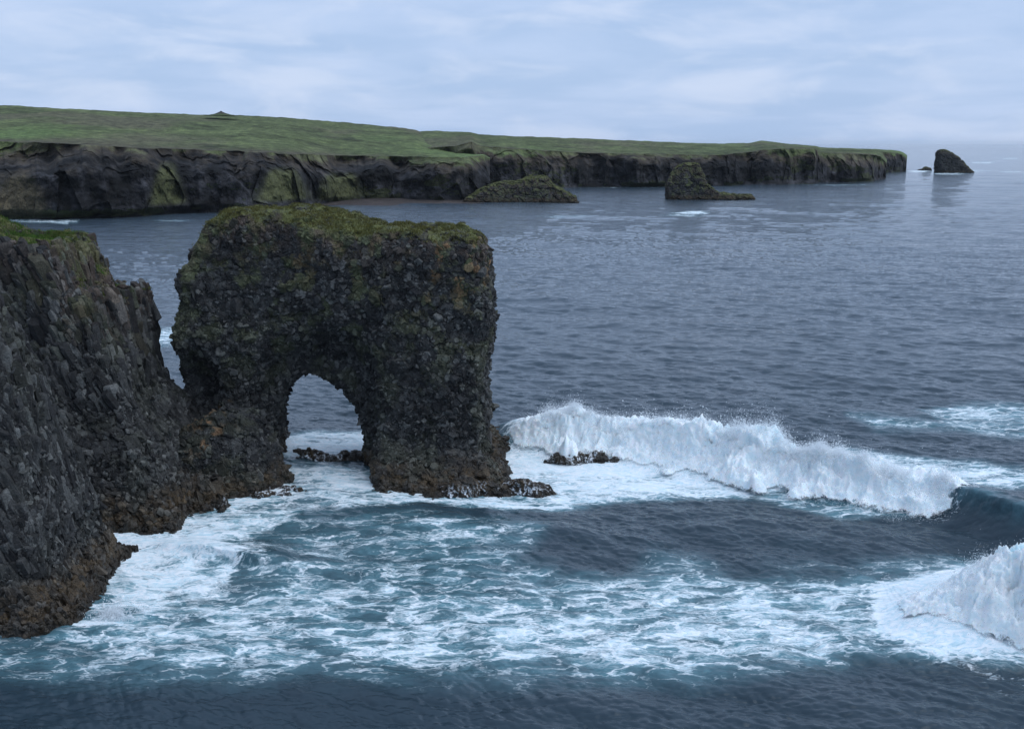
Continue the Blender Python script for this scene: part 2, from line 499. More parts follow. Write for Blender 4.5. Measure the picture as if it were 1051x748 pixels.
def make_rock(name, sdf, lo, hi, h, sub, seed, facet, opt, mat=None, smooth=False, parent=None, shear=None, blocks=None, **tags):
    lo = np.asarray(lo, float); hi = np.asarray(hi, float)
    n = np.ceil((hi - lo) / h).astype(int) + 1
    xs, ys, zs = [lo[k] + h * np.arange(n[k]) for k in range(3)]
    X, Y, Z = np.meshgrid(xs, ys, zs, indexing='ij')
    P = np.stack([X.ravel(), Y.ravel(), Z.ravel()], -1)
    f = sdf(X, Y, Z, P).astype(F32)
    big = 1e3
    f[0] = f[-1] = big; f[:, 0] = f[:, -1] = big; f[:, :, 0] = f[:, :, -1] = big
    V, Q = surface_nets(f, lo, h)
    me = mesh_np(name, V, Q, True)
    if sub: me = subdivided(me, sub)
    V, Nn = get_vn(me)
    tot = 0; first = None
    for k, (size, stretch, amp, tilt, crack) in enumerate(facet):
        st = np.asarray(stretch) * size
        W = V.copy()
        W += np.stack([fbm(V / (size * 2.5), seed + 61 + k * 7 + j, 2) for j in range(3)], -1) * size * .35
        if shear is not None: W = shear(W)
        hh, ed, cell = worley(W / st, seed + 5 * k, tilt)
        a = amp if not callable(amp) else amp(V)
        tot = tot + a * (hh - crack * (1 - sstep(0, .16, ed)))
        if first is None: first = (ed, cell)
        else: first = (np.minimum(first[0], ed * 1.5), .55 * first[1] + .45 * cell)
    tot = tot + .04 * fbm(V / .3, seed + 9, 2)
    V2 = V + Nn * tot[:, None]
    me.vertices.foreach_set("co", V2.astype(F32).ravel()); me.update()
    _, N2 = get_vn(me)
    c, gm = rock_colors(V2, .5 * Nn + .5 * N2, first[1], first[0], opt['top'], seed, opt)
    if blocks:
        r = np.random.default_rng(seed + 3)
        nF = len(me.polygons)
        Fq = np.empty(len(me.loops), np.int32); me.loops.foreach_get("vertex_index", Fq); Fq = Fq.reshape(nF, -1)
        AV, AF, AC = [V2], [Fq], [c]; nb = len(V2)
        for (count, size, ln, axis, jit, sink, *zr) in blocks:
            zr = zr[0] if zr else (-9, 99)
            okv = np.nonzero((V2[:, 2] + 2.0 * fbm(V2 / 3.0, seed + 95, 2) > zr[0]) & (V2[:, 2] + 2.0 * fbm(V2 / 3.0, seed + 95, 2) < zr[1]) & (V2[:, 2] > -.3) & (Nn[:, 1] < .45) & ((Nn[:, 2] < .5) | ((V2[:, 2] < 4) | (size < .3))))[0]
            i = r.choice(okv, count)
            s = size * np.exp(r.normal(0, .28, count))
            ax = Nn[i] if axis is None else np.asarray(axis)[None] * np.ones((count, 1)) + .25 * Nn[i]
            big = np.stack([fbm(V2[i] / 4.0, seed + 81 + j, 2) for j in range(3)], -1)
            ax = ax + r.normal(0, jit, (count, 3)) + 1.1 * jit * big
            L_ = s * ln * np.exp(r.normal(0, .3, count))
            clus = sstep(-.45, .25, fbm(V2[i] / 2.4, seed + 91, 3))
            out = s * (r.uniform(-.5, .12, count) - sink + .22 * clus) - (L_ * .5 if axis is None else s * .22)
            C = V2[i] + Nn[i] * out[:, None]
            if axis is not None:      # no column end above the turf line
                tzz = opt['topz'](C[:, 0], C[:, 1]) - .1
                an = ax / np.linalg.norm(ax, axis=1)[:, None]
                over = np.clip(C[:, 2] + L_ * .5 * np.abs(an[:, 2]) + s * .3 - tzz, 0, None)
                C = C - an * (over / np.maximum(an[:, 2], .4))[:, None] - Nn[i] * (over * .35)[:, None]
            bv, bf, ow = make_blocks(C, ax, s, L_, seed + nb, tmpl=COLUMNS if ln > 1.8 else None)
            cellr = r.uniform(0, 1, count)
            cb, _ = rock_colors(V2[i] + Nn[i] * .1, .7 * Nn[i] + [0, 0, .1], cellr, np.ones(count), opt['top'], seed, opt)
            cb = cb * (.8 + .45 * cellr)[:, None]
            AV.append(bv); AF.append(bf + nb); AC.append(cb[ow]); nb += len(bv)
        me2 = mesh_np(name, np.concatenate(AV), AF)
        bpy.data.meshes.remove(me); me = me2
        c = np.concatenate(AC)
    add_attr(me, 'Col', c)
    me.polygons.foreach_set("use_smooth", np.full(len(me.polygons), smooth, bool))
    o = link(name, me, mat or MAT_ROCK, parent, **tags)
    print(name, len(V), 'verts', round(time.time() - T0, 1))
    return o, V2, Nn, gm

def tufts(parent, V, w, count, size, seed, colr=(.075, .12, .03), name='turf'):
    r = np.random.default_rng(seed)
    w = np.clip(w, 0, None); w = w / w.sum()
    i = r.choice(len(V), count, p=w)
    B = V[i] + r.normal(0, .05, (count, 3)) * [1, 1, 0]
    nb = 5
    B = np.repeat(B, nb, 0); n = len(B)
    s = size * r.uniform(.5, 1.3, n)
    a = r.uniform(0, 2 * np.pi, n)
    lean = r.normal(0, .4, (n, 2)) + [-.12, 0]
    base = B + np.stack([r.normal(0, .12, n), r.normal(0, .12, n), np.full(n, -.05)], -1)
    wv = np.stack([np.cos(a), np.sin(a), np.zeros(n)], -1) * (s * .17)[:, None]
    tip = base + np.stack([lean[:, 0] * s, lean[:, 1] * s, s], -1)
    VV = np.stack([base - wv, base + wv, tip], 1).reshape(-1, 3)
    me = mesh_np(name, VV, np.arange(n * 3).reshape(-1, 3))
    f = fbm(base / 2.2, seed, 3)
    k = np.clip(.5 + 1.4 * f + r.normal(0, .15, n), 0, 1)[:, None]
    c = np.array(colr) * (1 - k) + np.array([.115, .105, .04]) * k
    c = c * r.uniform(.6, 1.25, (n, 1))
    add_attr(me, 'Col', np.repeat(c, 3, 0))
    o = link(name, me, MAT_GRASS, parent)
    if parent and parent.type == 'EMPTY': o.location = (-parent.location[0], -parent.location[1], 0)
    return o

def interp_top(xs, zs):
    xs = np.array(xs); zs = np.array(zs)
    return lambda x, y: np.interp(x, xs, zs)

def as_part(o, part):
    """turn a single-mesh thing into an Empty that parents that mesh"""
    nm = o.name.split('.')[0]
    tags = {k: o[k] for k in ('label', 'category', 'group', 'kind') if k in o}
    for k in tags: del o[k]
    full = o.name; o.name = part
    e = bpy.data.objects.new(nm, None); col.objects.link(e)
    for k, v in tags.items(): e[k] = v
    c = np.empty(len(o.data.vertices) * 3, F32); o.data.vertices.foreach_get("co", c); c = c.reshape(-1, 3)
    e.location = (float(c[:, 0].mean()), float(c[:, 1].mean()), 0.0)
    o.parent = e; o.location = (-e.location[0], -e.location[1], 0)
    for ch in list(o.children): ch.parent = e; ch.location = o.location
    return e

# ---- sea arch
YA = 88.5
arch_px = [(227, 221), (246, 216), (290, 214), (340, 220), (400, 225), (460, 230), (490, 236), (500, 242), (505, 262), (507, 300), (508, 345),
           (501, 368), (499, 400), (497, 440), (500, 462), (508, 484), (512, 500), (512, 540), (180, 540), (184, 440), (196, 390), (199, 345), (201, 315), (202, 290), (207, 262), (214, 241)]
open_px = [(289, 462), (289, 440), (291, 420), (296, 398), (304, 382), (316, 376), (330, 375), (345, 380), (357, 390), (368, 404), (376, 422), (379, 445), (378, 462), (382, 490), (384, 560), (292, 560), (296, 490)]
rec_px = [(190, 560), (222, 440), (240, 412), (262, 378), (290, 354), (330, 340), (368, 344), (388, 372), (392, 410), (386, 440), (392, 560)]
def arch_sdf(X, Y, Z, P):
    x2, z2 = X[:, 0, :], Z[:, 0, :]
    A = poly_sd(x2, z2, atY(*np.array(arch_px).T, YA + 1.0))[:, None, :]
    O = poly_sd(x2, z2, atY(*np.array(open_px).T, YA + 1.5))[:, None, :]
    Rr = poly_sd(x2, z2, atY(*np.array(rec_px).T, YA - 4))[:, None, :]
    n = fbm(P / 5.0, 3, 3).reshape(X.shape)
    n2 = fbm(P / 1.9, 13, 2).reshape(X.shape)
    T = 5.0 + 2.6 * sstep(3.2, -.5, Z) + .6 * sstep(8, 20, Z)
    yc = YA + .8 * np.sin(X * .23)
    # thickness narrows towards the right end, so its flank is seen turning away
    d = smax(A + .3 + .2 * n, np.abs(Y - yc) - T, 1.5) + .65 * n + .38 * n2 - 1.9 * np.clip((5.5 - Z - 1.5 * n2) / 6.0, 0, 1) ** 2.0
    depth = YA - 5.2 + 2.2 + .9 * n + .05 * (16 - Z)           # how deep the recess bites into the front face
    rc = smax(Rr + .8 * n, Y - depth, 2.2)
    d = smax(d, -rc, 1.6)
    cx, cz = atY(203, 402, YA - 4)
    cave = np.sqrt(((X - cx) / 2.1) ** 2 + ((Y - (YA - 5)) / 3.2) ** 2 + ((Z - cz) / 3.4) ** 2) * 2.2 - 2.2
    d = smax(d, -cave, .8)
    fl = 1.0 * sstep(1.5, 5.5, np.abs(Y - YA))
    d = smax(d, -(O - fl + .15 * n2), .7)
    # the foot of the left pillar, spreading forwards and to the left
    fx, _ = atY(232, 470, YA - 6)
    foot = np.sqrt(((X - fx) / 5.0) ** 2 + ((Y - (YA - 6.5)) / 4.0) ** 2 + ((Z + 1) / 7.2) ** 2) * 4 - 4 + .5 * n2 + .4 * n
    return smin(d, foot, 1.2)
ax0, ax1 = atY(160, 300, YA)[0] - 2, atY(535, 300, YA)[0] + 3
axT = [atY(px, py, YA)[0] for px, py in arch_px[:8]]; azT = [atY(px, py, YA)[1] for px, py in arch_px[:8]]
ox, oz = atY(468, 262, YA - 5); ox2, oz2 = atY(215, 440, YA - 8); ox3, oz3 = atY(340, 270, YA - 5)
def arch_orange(P):
    g = lambda x, z, rx, rz: np.exp(-((P[:, 0] - x) / rx) ** 2 - ((P[:, 2] - z) / rz) ** 2)
    return 1.5 * g(ox, oz, 4.2, 3.0) + 1.2 * g(ox2, oz2, 1.6, 1.4) + .55 * g(ox3, oz3, 6, 1.2)
ROCKF = [(1.1, (1, 1, .8), .16, .9, .1), (.5, (1, 1, 1), .07, .8, .1)]
arch, V, Nn, gm = make_rock('sea_arch', arch_sdf, (ax0, YA - 14, -2), (ax1, YA + 9, 22.5), .34, 2, 11, ROCKF,
    dict(top=21, topz=interp_top(axT, azT), orange=arch_orange),
    blocks=[(17000, .52, 1.1, None, .30, .10), (24000, .33, 1.1, None, .45, .02), (12000, .2, 1.0, None, .6, .0)],
    label='dark basalt sea arch with grassy flat top and tall rounded opening', category='sea arch')
arch = as_part(arch, 'rock')
ztop = np.interp(V[:, 0], axT, azT)
w = sstep(.35, .8, Nn[:, 2]) * sstep(-1.6, -.5, V[:, 2] - ztop) * sstep(-.25, .3, fbm(V / 1.6, 5, 3) + .15)
w2 = sstep(.1, .6, Nn[:, 2]) * sstep(-3.2, -1.2, V[:, 2] - ztop) * sstep(.05, .4, fbm(V / 1.2, 8, 3)) * .35
tufts(arch, V, w + w2, 9000, .17, 1, (.115, .112, .038))

# ---- middle cliff
YB = 80.0
c2_px = [(-330, 215), (-60, 212), (0, 222), (20, 232), (45, 237), (75, 238), (84, 250), (92, 264), (104, 284), (110, 300), (128, 345), (150, 390), (176, 440), (200, 480), (222, 540), (-330, 560)]
c2b_px = [(60, 268), (104, 283), (120, 285), (137, 288), (149, 293), (154, 312), (157, 345), (163, 368), (177, 392), (198, 418), (219, 448), (243, 480), (264, 498), (272, 512), (272, 560), (60, 560)]
def c2_sdf(X, Y, Z, P):
    x2, z2 = X[:, 0, :], Z[:, 0, :]
    A = poly_sd(x2, z2, atY(*np.array(c2_px).T, YB))[:, None, :]
    B = poly_sd(x2, z2, atY(*np.array(c2b_px).T, YB + 3.5))[:, None, :]
    n = fbm(P / 6.0, 23, 3).reshape(X.shape); n2 = fbm(P / 2.2, 29, 2).reshape(X.shape)
    rib = np.abs(vnoise(np.stack([X.ravel() / 3.2, Y.ravel() / 3.2, Z.ravel() / 14], -1), 71)).reshape(X.shape)
    T = 4.2 + 2.6 * sstep(14, 0, Z) + 1.5 * sstep(2.5, -.5, Z)
    TB = 4.2 + 2.0 * sstep(10, 0, Z) + 1.2 * sstep(2.5, -.5, Z)
    d = smax(A + .6, np.abs(Y - YB) - T, 2.0)
    e = smax(B + 1.1, np.abs(Y - YB - 3.5) - TB, 2.0)
    # dark overhang under the columns of the main block
    qx, qz = atY(95, 400, YB - 6)
    ov = np.sqrt(((X - qx) / 4.5) ** 2 + ((Y - (YB - 7.2)) / 3.6) ** 2 + ((Z - qz) / 4.5) ** 2) * 3.4 - 3.4
    d = smax(d, -ov, 1.2)
    d = smin(d, e, .8)
    return d + .55 * n + .3 * n2 - .5 * (rib - .25) - 1.0 * sstep(2.6, -.3, Z + 1.2 * n2)
bx0 = atY(-200, 300, YB)[0]; bx1 = atY(275, 500, YB)[0] + 2
c2T = c2_px[:8] + c2b_px[1:5]
c2X = [atY(a, b, YB + (3.5 if a > 95 else 0))[0] for a, b in c2T]; c2Z = [atY(a, b, YB + (3.5 if a > 95 else 0))[1] for a, b in c2T]
def lean_shear(W):
    W = W.copy(); W[:, 0] += .28 * W[:, 2]; W[:, 1] += .1 * W[:, 2]; return W
COLF = [(.9, (.85, .85, 2.3), .20, .75, .15), (.40, (1, 1, 1.3), .06, .7, .1)]
cliff, V, Nn, gm = make_rock('cliff', c2_sdf, (bx0, YB - 11, -2), (bx1, YB + 11, 24), .34, 2, 37, COLF,
    dict(top=21, topz=interp_top(c2X, c2Z), lichen=.45, brown=1.2), shear=lean_shear,
    blocks=[(6000, .62, 2.0, (-.36, -.10, 1), .07, .16, (8, 99)), (8000, .42, 2.0, (-.36, -.1, 1), .14, .08, (8, 99)), (9000, .46, 1.2, None, .3, .12, (-9, 11)), (16000, .32, 1.3, (-.3, -.1, 1), .45, .04), (9000, .2, 1.0, None, .6, .0)],
    kind='structure', label='dark basalt cliff of leaning columns with grass on its top ledge, left of the arch')
ztop = np.interp(V[:, 0], c2X, c2Z)
w = sstep(.4, .8, Nn[:, 2]) * sstep(-1.8, -.5, V[:, 2] - ztop) * (.15 + sstep(-.2, .3, fbm(V / 2, 6, 3)))
tufts(cliff, V, w, 11000, .18, 2, (.065, .12, .028))

# ---- nearest cliff, lower left
YC = 61.8
c1_px = [(-330, 200), (-60, 262), (0, 300), (16, 322), (34, 352), (50, 388), (63, 425), (76, 470), (90, 520), (104, 555), (120, 585), (131, 605), (136, 640), (136, 700), (-330, 700)]
def c1_sdf(X, Y, Z, P):
    x2, z2 = X[:, 0, :], Z[:, 0, :]
    A = poly_sd(x2, z2, atY(*np.array(c1_px).T, YC))[:, None, :]
    n = fbm(P / 6.0, 53, 3).reshape(X.shape); n2 = fbm(P / 2.0, 59, 2).reshape(X.shape)
    T = 3.2 + 2.2 * sstep(16, 0, Z) + .8 * sstep(2.5, -.5, Z)
    return smax(A + 1.1 + .8 * sstep(6, 0, Z), np.abs(Y - YC) - T, 2.4) + .5 * n + .3 * n2 - .8 * sstep(2.4, -.3, Z + 1.2 * n2)
cx0 = atY(-120, 300, YC)[0]; cx1 = atY(150, 600, YC)[0] + 1.5
NEARF = [(.7, (.9, .9, 1.5), .12, .8, .15), (.3, (1, 1, 1.2), .05, .7, .1)]
c1X = [atY(a, b, YC)[0] for a, b in c1_px[:3]] + [0]; c1Z = [atY(a, b, YC)[1] for a, b in c1_px[:3]] + [17]
cl2, V, Nn, gm = make_rock('cliff', c1_sdf, (cx0, YC - 8, -2), (cx1, YC + 8, 24), .24, 2, 73, NEARF,
    dict(top=24, topz=interp_top(c1X, c1Z), lichen=.25, brown=.5), shear=lean_shear,
    blocks=[(6000, .48, 1.9, (-.34, -.12, 1), .12, .14, (4, 99)), (8000, .38, 1.2, None, .3, .10), (16000, .25, 1.4, (-.3, -.1, 1), .4, .02), (9000, .15, 1.0, None, .6, .0)],
    kind='structure', label='nearest grey basalt cliff at the lower left with brown weed at its foot')

# ---- low rocks in the surf
def low_rock(name, cx, cy, rx, ry, hgt, seed, label, category, n_lumps=8, group=None, h=.16, **kw):
    c = ground(cx, cy)
    r = np.random.default_rng(seed)
    lumps = [(c[0] + r.uniform(-.8, .8) * rx, c[1] + r.uniform(-.7, .7) * ry, r.uniform(.25, .5) * rx, r.uniform(.3, .6) * ry, hgt * r.uniform(.35, 1)) for _ in range(n_lumps)]
    def sdf(X, Y, Z, P):
        d = None
        n = fbm(P / 1.0, seed, 3).reshape(X.shape)
        for (x, y, a, b, hh) in lumps:
            m = min(a, b, hh + .4)
            e = (np.sqrt(((X - x) / a) ** 2 + ((Y - y) / b) ** 2 + ((Z + .4) / (hh + .4)) ** 2) - 1) * m
            d = e if d is None else smin(d, e, .25)
        return d + .3 * n
    t = dict(label=label, category=category)
    if group: t['group'] = group
    return make_rock(name, sdf, (c[0] - rx * 1.5, c[1] - ry * 1.6, -.6), (c[0] + rx * 1.5, c[1] + ry * 1.6, hgt + .9), h, 1, seed,
        [(.5, (1, 1, .7), .10, .8, .5), (.22, (1, 1, 1), .04, .6, .5)], dict(top=60, lichen=0, tide=-.6, wash=1), **t)
low_rock('reef', 592, 470, 3.1, 1.0, .55, 101, 'low black reef awash in white foam under the breaking wave', 'reef', 9)
low_rock('reef', 492, 505, 3.0, 1.8, 1.5, 103, 'weedy brown reef with white water running off it at the foot of the arch', 'reef', 10)
low_rock('reef', 546, 506, 2.8, 1.5, 1.0, 105, 'thin broken reef trailing right from the weedy reef by the arch', 'reef', 8)
low_rock('rubble', 338, 472, 3.6, 1.2, .75, 107, 'dark boulder rubble lying across the opening of the arch', 'boulders', 14)
low_rock('reef', 272, 508, 3.3, 1.5, .55, 109, 'low brown weedy reef below the left pillar of the arch', 'reef', 9)
low_rock('boulder', 232, 524, .55, .4, .45, 111, 'small dark boulder in the foam at the foot of the middle cliff', 'boulder', 3, h=.1)
print('rocks', round(time.time() - T0, 1))

# ------------------------------------------------------------------ headlands (far)
def headland(name, cols, depth, seed, setback=14, nc=900, nk=130, npl=110, label='', amp=5.0, green=None, far_drop=True):
    cols = np.array(cols, float)
    px = np.linspace(cols[0, 0], cols[-1, 0], nc)
    yw, ye, ys = [np.interp(px, cols[:, 0], cols[:, k]) for k in (1, 2, 3)]
    sb = np.interp(px, cols[:, 0], cols[:, 4]) * setback if cols.shape[1] > 4 else np.full(nc, setback)
    kw = max(3, int(9 * nc / (px[-1] - px[0]))) | 1; ks = np.hanning(kw + 2)[1:-1]; ks /= ks.sum()
    sm = lambda a: np.convolve(np.pad(a, kw // 2, 'edge'), ks, 'valid')
    yw, ye, ys, sb = sm(yw), sm(ye), sm(ys), sm(sb)
    B = ground(px, yw)
    R0 = np.hypot(B[:, 0], B[:, 1]); U = B / R0[:, None]
    k = np.concatenate([[-.08], np.linspace(0, 1, nk)])
    Re = R0 + sb
    E = U * Re[:, None]
    # height at the cliff edge so that it projects to ye
    def height_at(px_, py_, Rr):
        u, dy, dz = ray(px_, py_)
        return CAMZ + dz / np.hypot(u, dy) * Rr
    ze = height_at(px, ye, Re)
    kk = np.clip(k, 0, 1)[None, :]
    Rc = R0[:, None] + sb[:, None] * (.22 * kk + .78 * sstep(.52, 1.0, kk + .30 * fbm(np.stack([px / 30, px * 0, px * 0], -1), seed + 61, 4)[:, None]))
    Zc = np.where(k[None, :] < 0, -3.0, ze[:, None] * kk ** .9)
    s = np.linspace(0, 1, npl)[1:][None, :]
    Rs = Re + depth
    zs = np.maximum(height_at(px, ys, Rs), ze * 0 + 1)
    sg = s ** 1.4
    Rp = Re[:, None] + depth * sg
    t = sg
    Zp = ze[:, None] * (1 - t) + zs[:, None] * t + (0.18 * (zs - ze) * 0)[:, None]
    Rb = (Rs + np.array([[60.], [160.]])).T; Zb = np.stack([zs - 4, zs * 0 - 4], -1)
    RR = np.concatenate([Rc, Rp, Rb], 1); ZZ = np.concatenate([Zc, Zp, Zb], 1)
    XX = U[:, :1] * RR; YY = U[:, 1:] * RR
    P = np.stack([XX.ravel(), YY.ravel(), ZZ.ravel()], -1)
    ncl = len(k)
    shp = RR.shape
    # gullies and buttresses on the cliff
    Wn = P / [42, 42, 120]
    g = fbm(Wn, seed, 4)
    g2 = fbm(P / [9, 9, 7], seed + 5, 4)
    rid = 1 - np.abs(fbm(P / [22, 22, 60], seed + 9, 3)) * 2
    cl = np.zeros(shp); cl[:, :ncl] = sstep(0, .12, kk) * (1 - .55 * sstep(.85, 1, kk)); cl = cl.ravel()
    wk, _, _ = worley(P / [11, 11, 16], seed + 3, .9)
    push = cl * (2.6 * amp * g + 2.4 * g2 - amp * 1.0 * (rid - .5) + 2.4 * wk + 1.5 * fbm(P / 3.0, seed + 6, 3)) - 1.0
    zrel = np.clip(P[:, 2] / np.repeat(ze, shp[1]), 0, 1.2)
    push += .6 * cl * vnoise(np.stack([P[:, 0] / 60, P[:, 1] / 60, P[:, 2] / 2.6], -1), seed + 77)
    UU = np.repeat(U, shp[1], 0)
    P[:, :2] += UU * push[:, None]
    pl = np.zeros(shp); pl[:, ncl:ncl + npl - 1] = sstep(0, .1, s) * (1 - sstep(.75, 1, s)); pl = pl.ravel()
    P[:, 2] += pl * (1.3 * fbm(P / [60, 60, 60], seed + 21, 4)) + (np.arange(shp[1])[None, :] >= ncl - 2).repeat(nc, 0).ravel() * .5 * fbm(P / [7, 7, 7], seed + 22, 3)
    F = grid_faces(nc, shp[1])
    me = mesh_np(name, P, F, False)
    _, Nn = get_vn(me)
    isg = np.zeros(shp); isg[:, ncl:] = 1; isg = isg.ravel()
    f1 = fbm(P / [30, 30, 12], seed + 33, 4); f2 = fbm(P / [6, 6, 4], seed + 35, 3)
    def blend(c, colr, m): return c * (1 - m[:, None]) + np.asarray(colr) * m[:, None]
    f3 = fbm(P / [2.5, 2.5, 2.5], seed + 37, 2)
    f4 = fbm(P / [3, 3, 16], seed + 39, 3)
    c = np.array([.018, .018, .020])[None] * np.clip(1 + 1.5 * f4, .3, 2)[:, None] * np.clip(1 + 1.6 * f2[:, None] + 1.0 * f3[:, None], .25, 3) * np.clip(1 + .9 * f1, .4, 1.8)[:, None]
    c = blend(c, (.074, .058, .040), sstep(.55, .95, zrel + .35 * f1 + .3 * f2) * .8)
    gr = sstep(.12, .45, f1 + .35 * f2 + .15 * (1 - zrel) + .8 * (Nn[:, 2] - .35))
    c = blend(c, (.062, .070, .028), gr * .75)
    if green is not None:
        ppx, _ = to_px(P[:, 0], P[:, 1], P[:, 2])
        for (gx, gw, z0, z1, gc) in green:
            m = np.exp(-((ppx - gx) / (gw * np.clip(1.25 - zrel, .15, 2))) ** 4) * sstep(z0, z0 + .12, zrel) * sstep(z1 + .1, z1 - .1, zrel) * (1 - isg)
            c = blend(c, gc, np.clip(m * (1.1 + 1.0 * f2), 0, .9))
    gcol = np.array([.056, .069, .026])[None] * (1 + .7 * fbm(P / [25, 25, 25], seed + 51, 4) + .35 * f2)[:, None]
    bright = sstep(.05, .5, fbm(P / [70, 160, 80], seed + 55, 3))
    gcol = blend(gcol, (.068, .100, .032), bright * .9)
    gcol = blend(gcol, (.070, .066, .038), sstep(-.05, .4, fbm(P / [40, 120, 40], seed + 57, 4)) * .85)
    ef = np.zeros(shp); ef[:, ncl:ncl + npl - 1] = sstep(.16, .0, s); ef = ef.ravel()
    gcol = blend(gcol, (.062, .056, .036), ef * .85)
    gcol = gcol * 1.45 * np.clip(1 + .45 * f3 + .35 * f2, .5, 1.6)[:, None]
    turf = np.clip(isg + sstep(.84, .98, zrel + .22 * f1 + .22 * f2) * .8, 0, 1) * (1 - .9 * isg * ef * sstep(.0, .3, f2))
    c = c * (1 - turf[:, None]) + gcol * turf[:, None]
    add_attr(me, 'Col', np.clip(c, .006, .5))
    return link(name, me, MAT_FAR, kind='structure', label=label)

GR = (.085, .090, .038); BRN = (.085, .070, .042)
colsA = [(-260, 228, 143, 106, 1), (-60, 226, 145, 108, 1.3), (0, 225, 145, 108, 1.6), (30, 225, 146, 109, 1.4), (60, 225, 147, 111, 1), (100, 224, 149, 113, .9), (150, 222, 152, 115.5, .9),
         (200, 218, 154, 117.5, 1), (260, 217, 156, 119, 1.2), (285, 216, 157.5, 120.5, 1.2), (305, 214, 158, 121.5, 1.2), (325, 210.5, 158.5, 123, 1.3),
         (345, 208, 160, 125, 1.4), (370, 206.5, 160, 127, 1.3), (400, 206, 161, 130, 1), (428, 207, 161, 133, .9), (445, 207, 162, 142, .8), (470, 207, 162, 151, .8), (497, 205, 160, 157, .8), (503, 205, 164, 160, 1.5)]
headland('headland', colsA, 330, 201, setback=24, nc=1300, nk=150, npl=120, amp=6.0,
         green=[(172, 16, .12, .75, GR), (290, 24, .1, .7, GR), (350, 22, .05, .6, GR), (20, 24, .0, .55, BRN)],
         label='long green headland above dark sea cliffs across the bay')
colsB = [(400, 197, 157, 140, 1), (440, 196, 152, 134, 1), (470, 196, 150, 135.5, 1), (484, 196, 146, 136, 1), (492, 195, 150, 138, 1), (520, 195, 152, 139.5, 1), (560, 194, 155, 141, 1), (600, 192.5, 157, 142.5, 1),
         (650, 192, 158, 144.5, 1), (700, 191, 159, 146.5, 1), (740, 191, 159, 147.5, 1), (765, 190, 157, 147, 1), (780, 190, 154, 144.5, 1), (800, 190, 153, 147, 1),
         (820, 189, 153, 149, 1), (835, 189, 153, 150, 1), (840, 188, 157, 151.5, 1), (870, 187, 158, 152.5, 1), (895, 186, 159, 153.5, 1), (903, 185, 161, 155, 1), (909, 184, 168, 163, 1.2)]
headland('headland', colsB, 240, 301, setback=10, nc=1000, nk=110, npl=70, amp=7.0,
         label='far dark headland with thin grass top running out to sea')
colsC = [(860, 178, 156, 152, 1), (890, 177.5, 156, 153, 1), (915, 177, 157, 154, 1), (926, 176.5, 159, 156, 1), (930, 176, 163, 160, 1.2)]
headland('headland', colsC, 90, 401, setback=9, nc=220, nk=60, npl=30, amp=4.0, label='farthest blunt tip of the headland')

def cairn():
    u, dy, dz = ray(227, 117.5)
    hd = np.hypot(u, dy); Rr = 739.0
    c = (u / hd * Rr, dy / hd * Rr, CAMZ + dz / hd * Rr - 1)
    a = np.linspace(0, 2 * np.pi, 40, endpoint=False); k = np.linspace(0, 1, 14)
    A, K = np.meshgrid(a, k, indexing='ij')
    rr = 7 * (1 - K) ** 2.0 + 1.3 * (1 - K)
    V = np.stack([c[0] + rr * np.cos(A) * 1.3, c[1] + rr * np.sin(A), c[2] + 3.3 * K], -1).reshape(-1, 3)
    V = V + .35 * np.stack([fbm(V / 1.5, 600 + j, 3) for j in range(3)], -1)
    i = np.arange(40 * 13); r, q = i // 13, i % 13
    F = np.stack([r * 14 + q, ((r + 1) % 40) * 14 + q, ((r + 1) % 40) * 14 + q + 1, r * 14 + q + 1], -1)
    me = mesh_np('cairn', V, F)
    g = sstep(.5, .1, (V[:, 2] - c[2]) / 4.2)[:, None]
    add_attr(me, 'Col', np.array([.05, .045, .04]) * (1 - g) + np.array([.06, .08, .03]) * g)
    link('cairn', me, MAT_FAR, label='tiny stone cairn on the skyline of the green headland', category='cairn')
cairn()

# beaches
def beach(name, pts, seed, label):
    pts = np.array(pts, float)
    n = 120
    px = np.linspace(pts[0, 0], pts[-1, 0], n)
    y0 = np.interp(px, pts[:, 0], pts[:, 1]); y1 = np.interp(px, pts[:, 0], pts[:, 2])
    t = np.linspace(0, 1, 24)
    G0, G1 = ground(px, y0), ground(px, y1)
    P = G0[:, None, :] * (1 - t)[None, :, None] + G1[:, None, :] * t[None, :, None]
    z = -.5 + 3.5 * t[None, :] * np.sin(np.linspace(.05, 1, n) * np.pi * .97)[:, None] ** .3
    V = np.concatenate([P, z[..., None]], -1).reshape(-1, 3)
    V[:, 2] += .35 * fbm(V / [9, 9, 9], seed, 4)
    me = mesh_np(name, V, grid_faces(n, len(t)), True)
    f = fbm(V / [14, 14, 4], seed + 1, 4)
    add_attr(me, 'Col', np.array([.05, .040, .036])[None] * (1 + .6 * f[:, None]))
    link(name, me, MAT_FAR, kind='structure', label=label)
beach('beach', [(-160, 227, 219), (0, 226.5, 219), (50, 225, 220), (86, 223.5, 221)], 5, 'dark shingle beach at the foot of the far left cliffs')
beach('beach', [(318, 214, 207), (335, 213, 202), (400, 211.5, 202), (460, 210, 203), (500, 209, 204)], 6, 'brown shingle beach in the small bay of the headland')

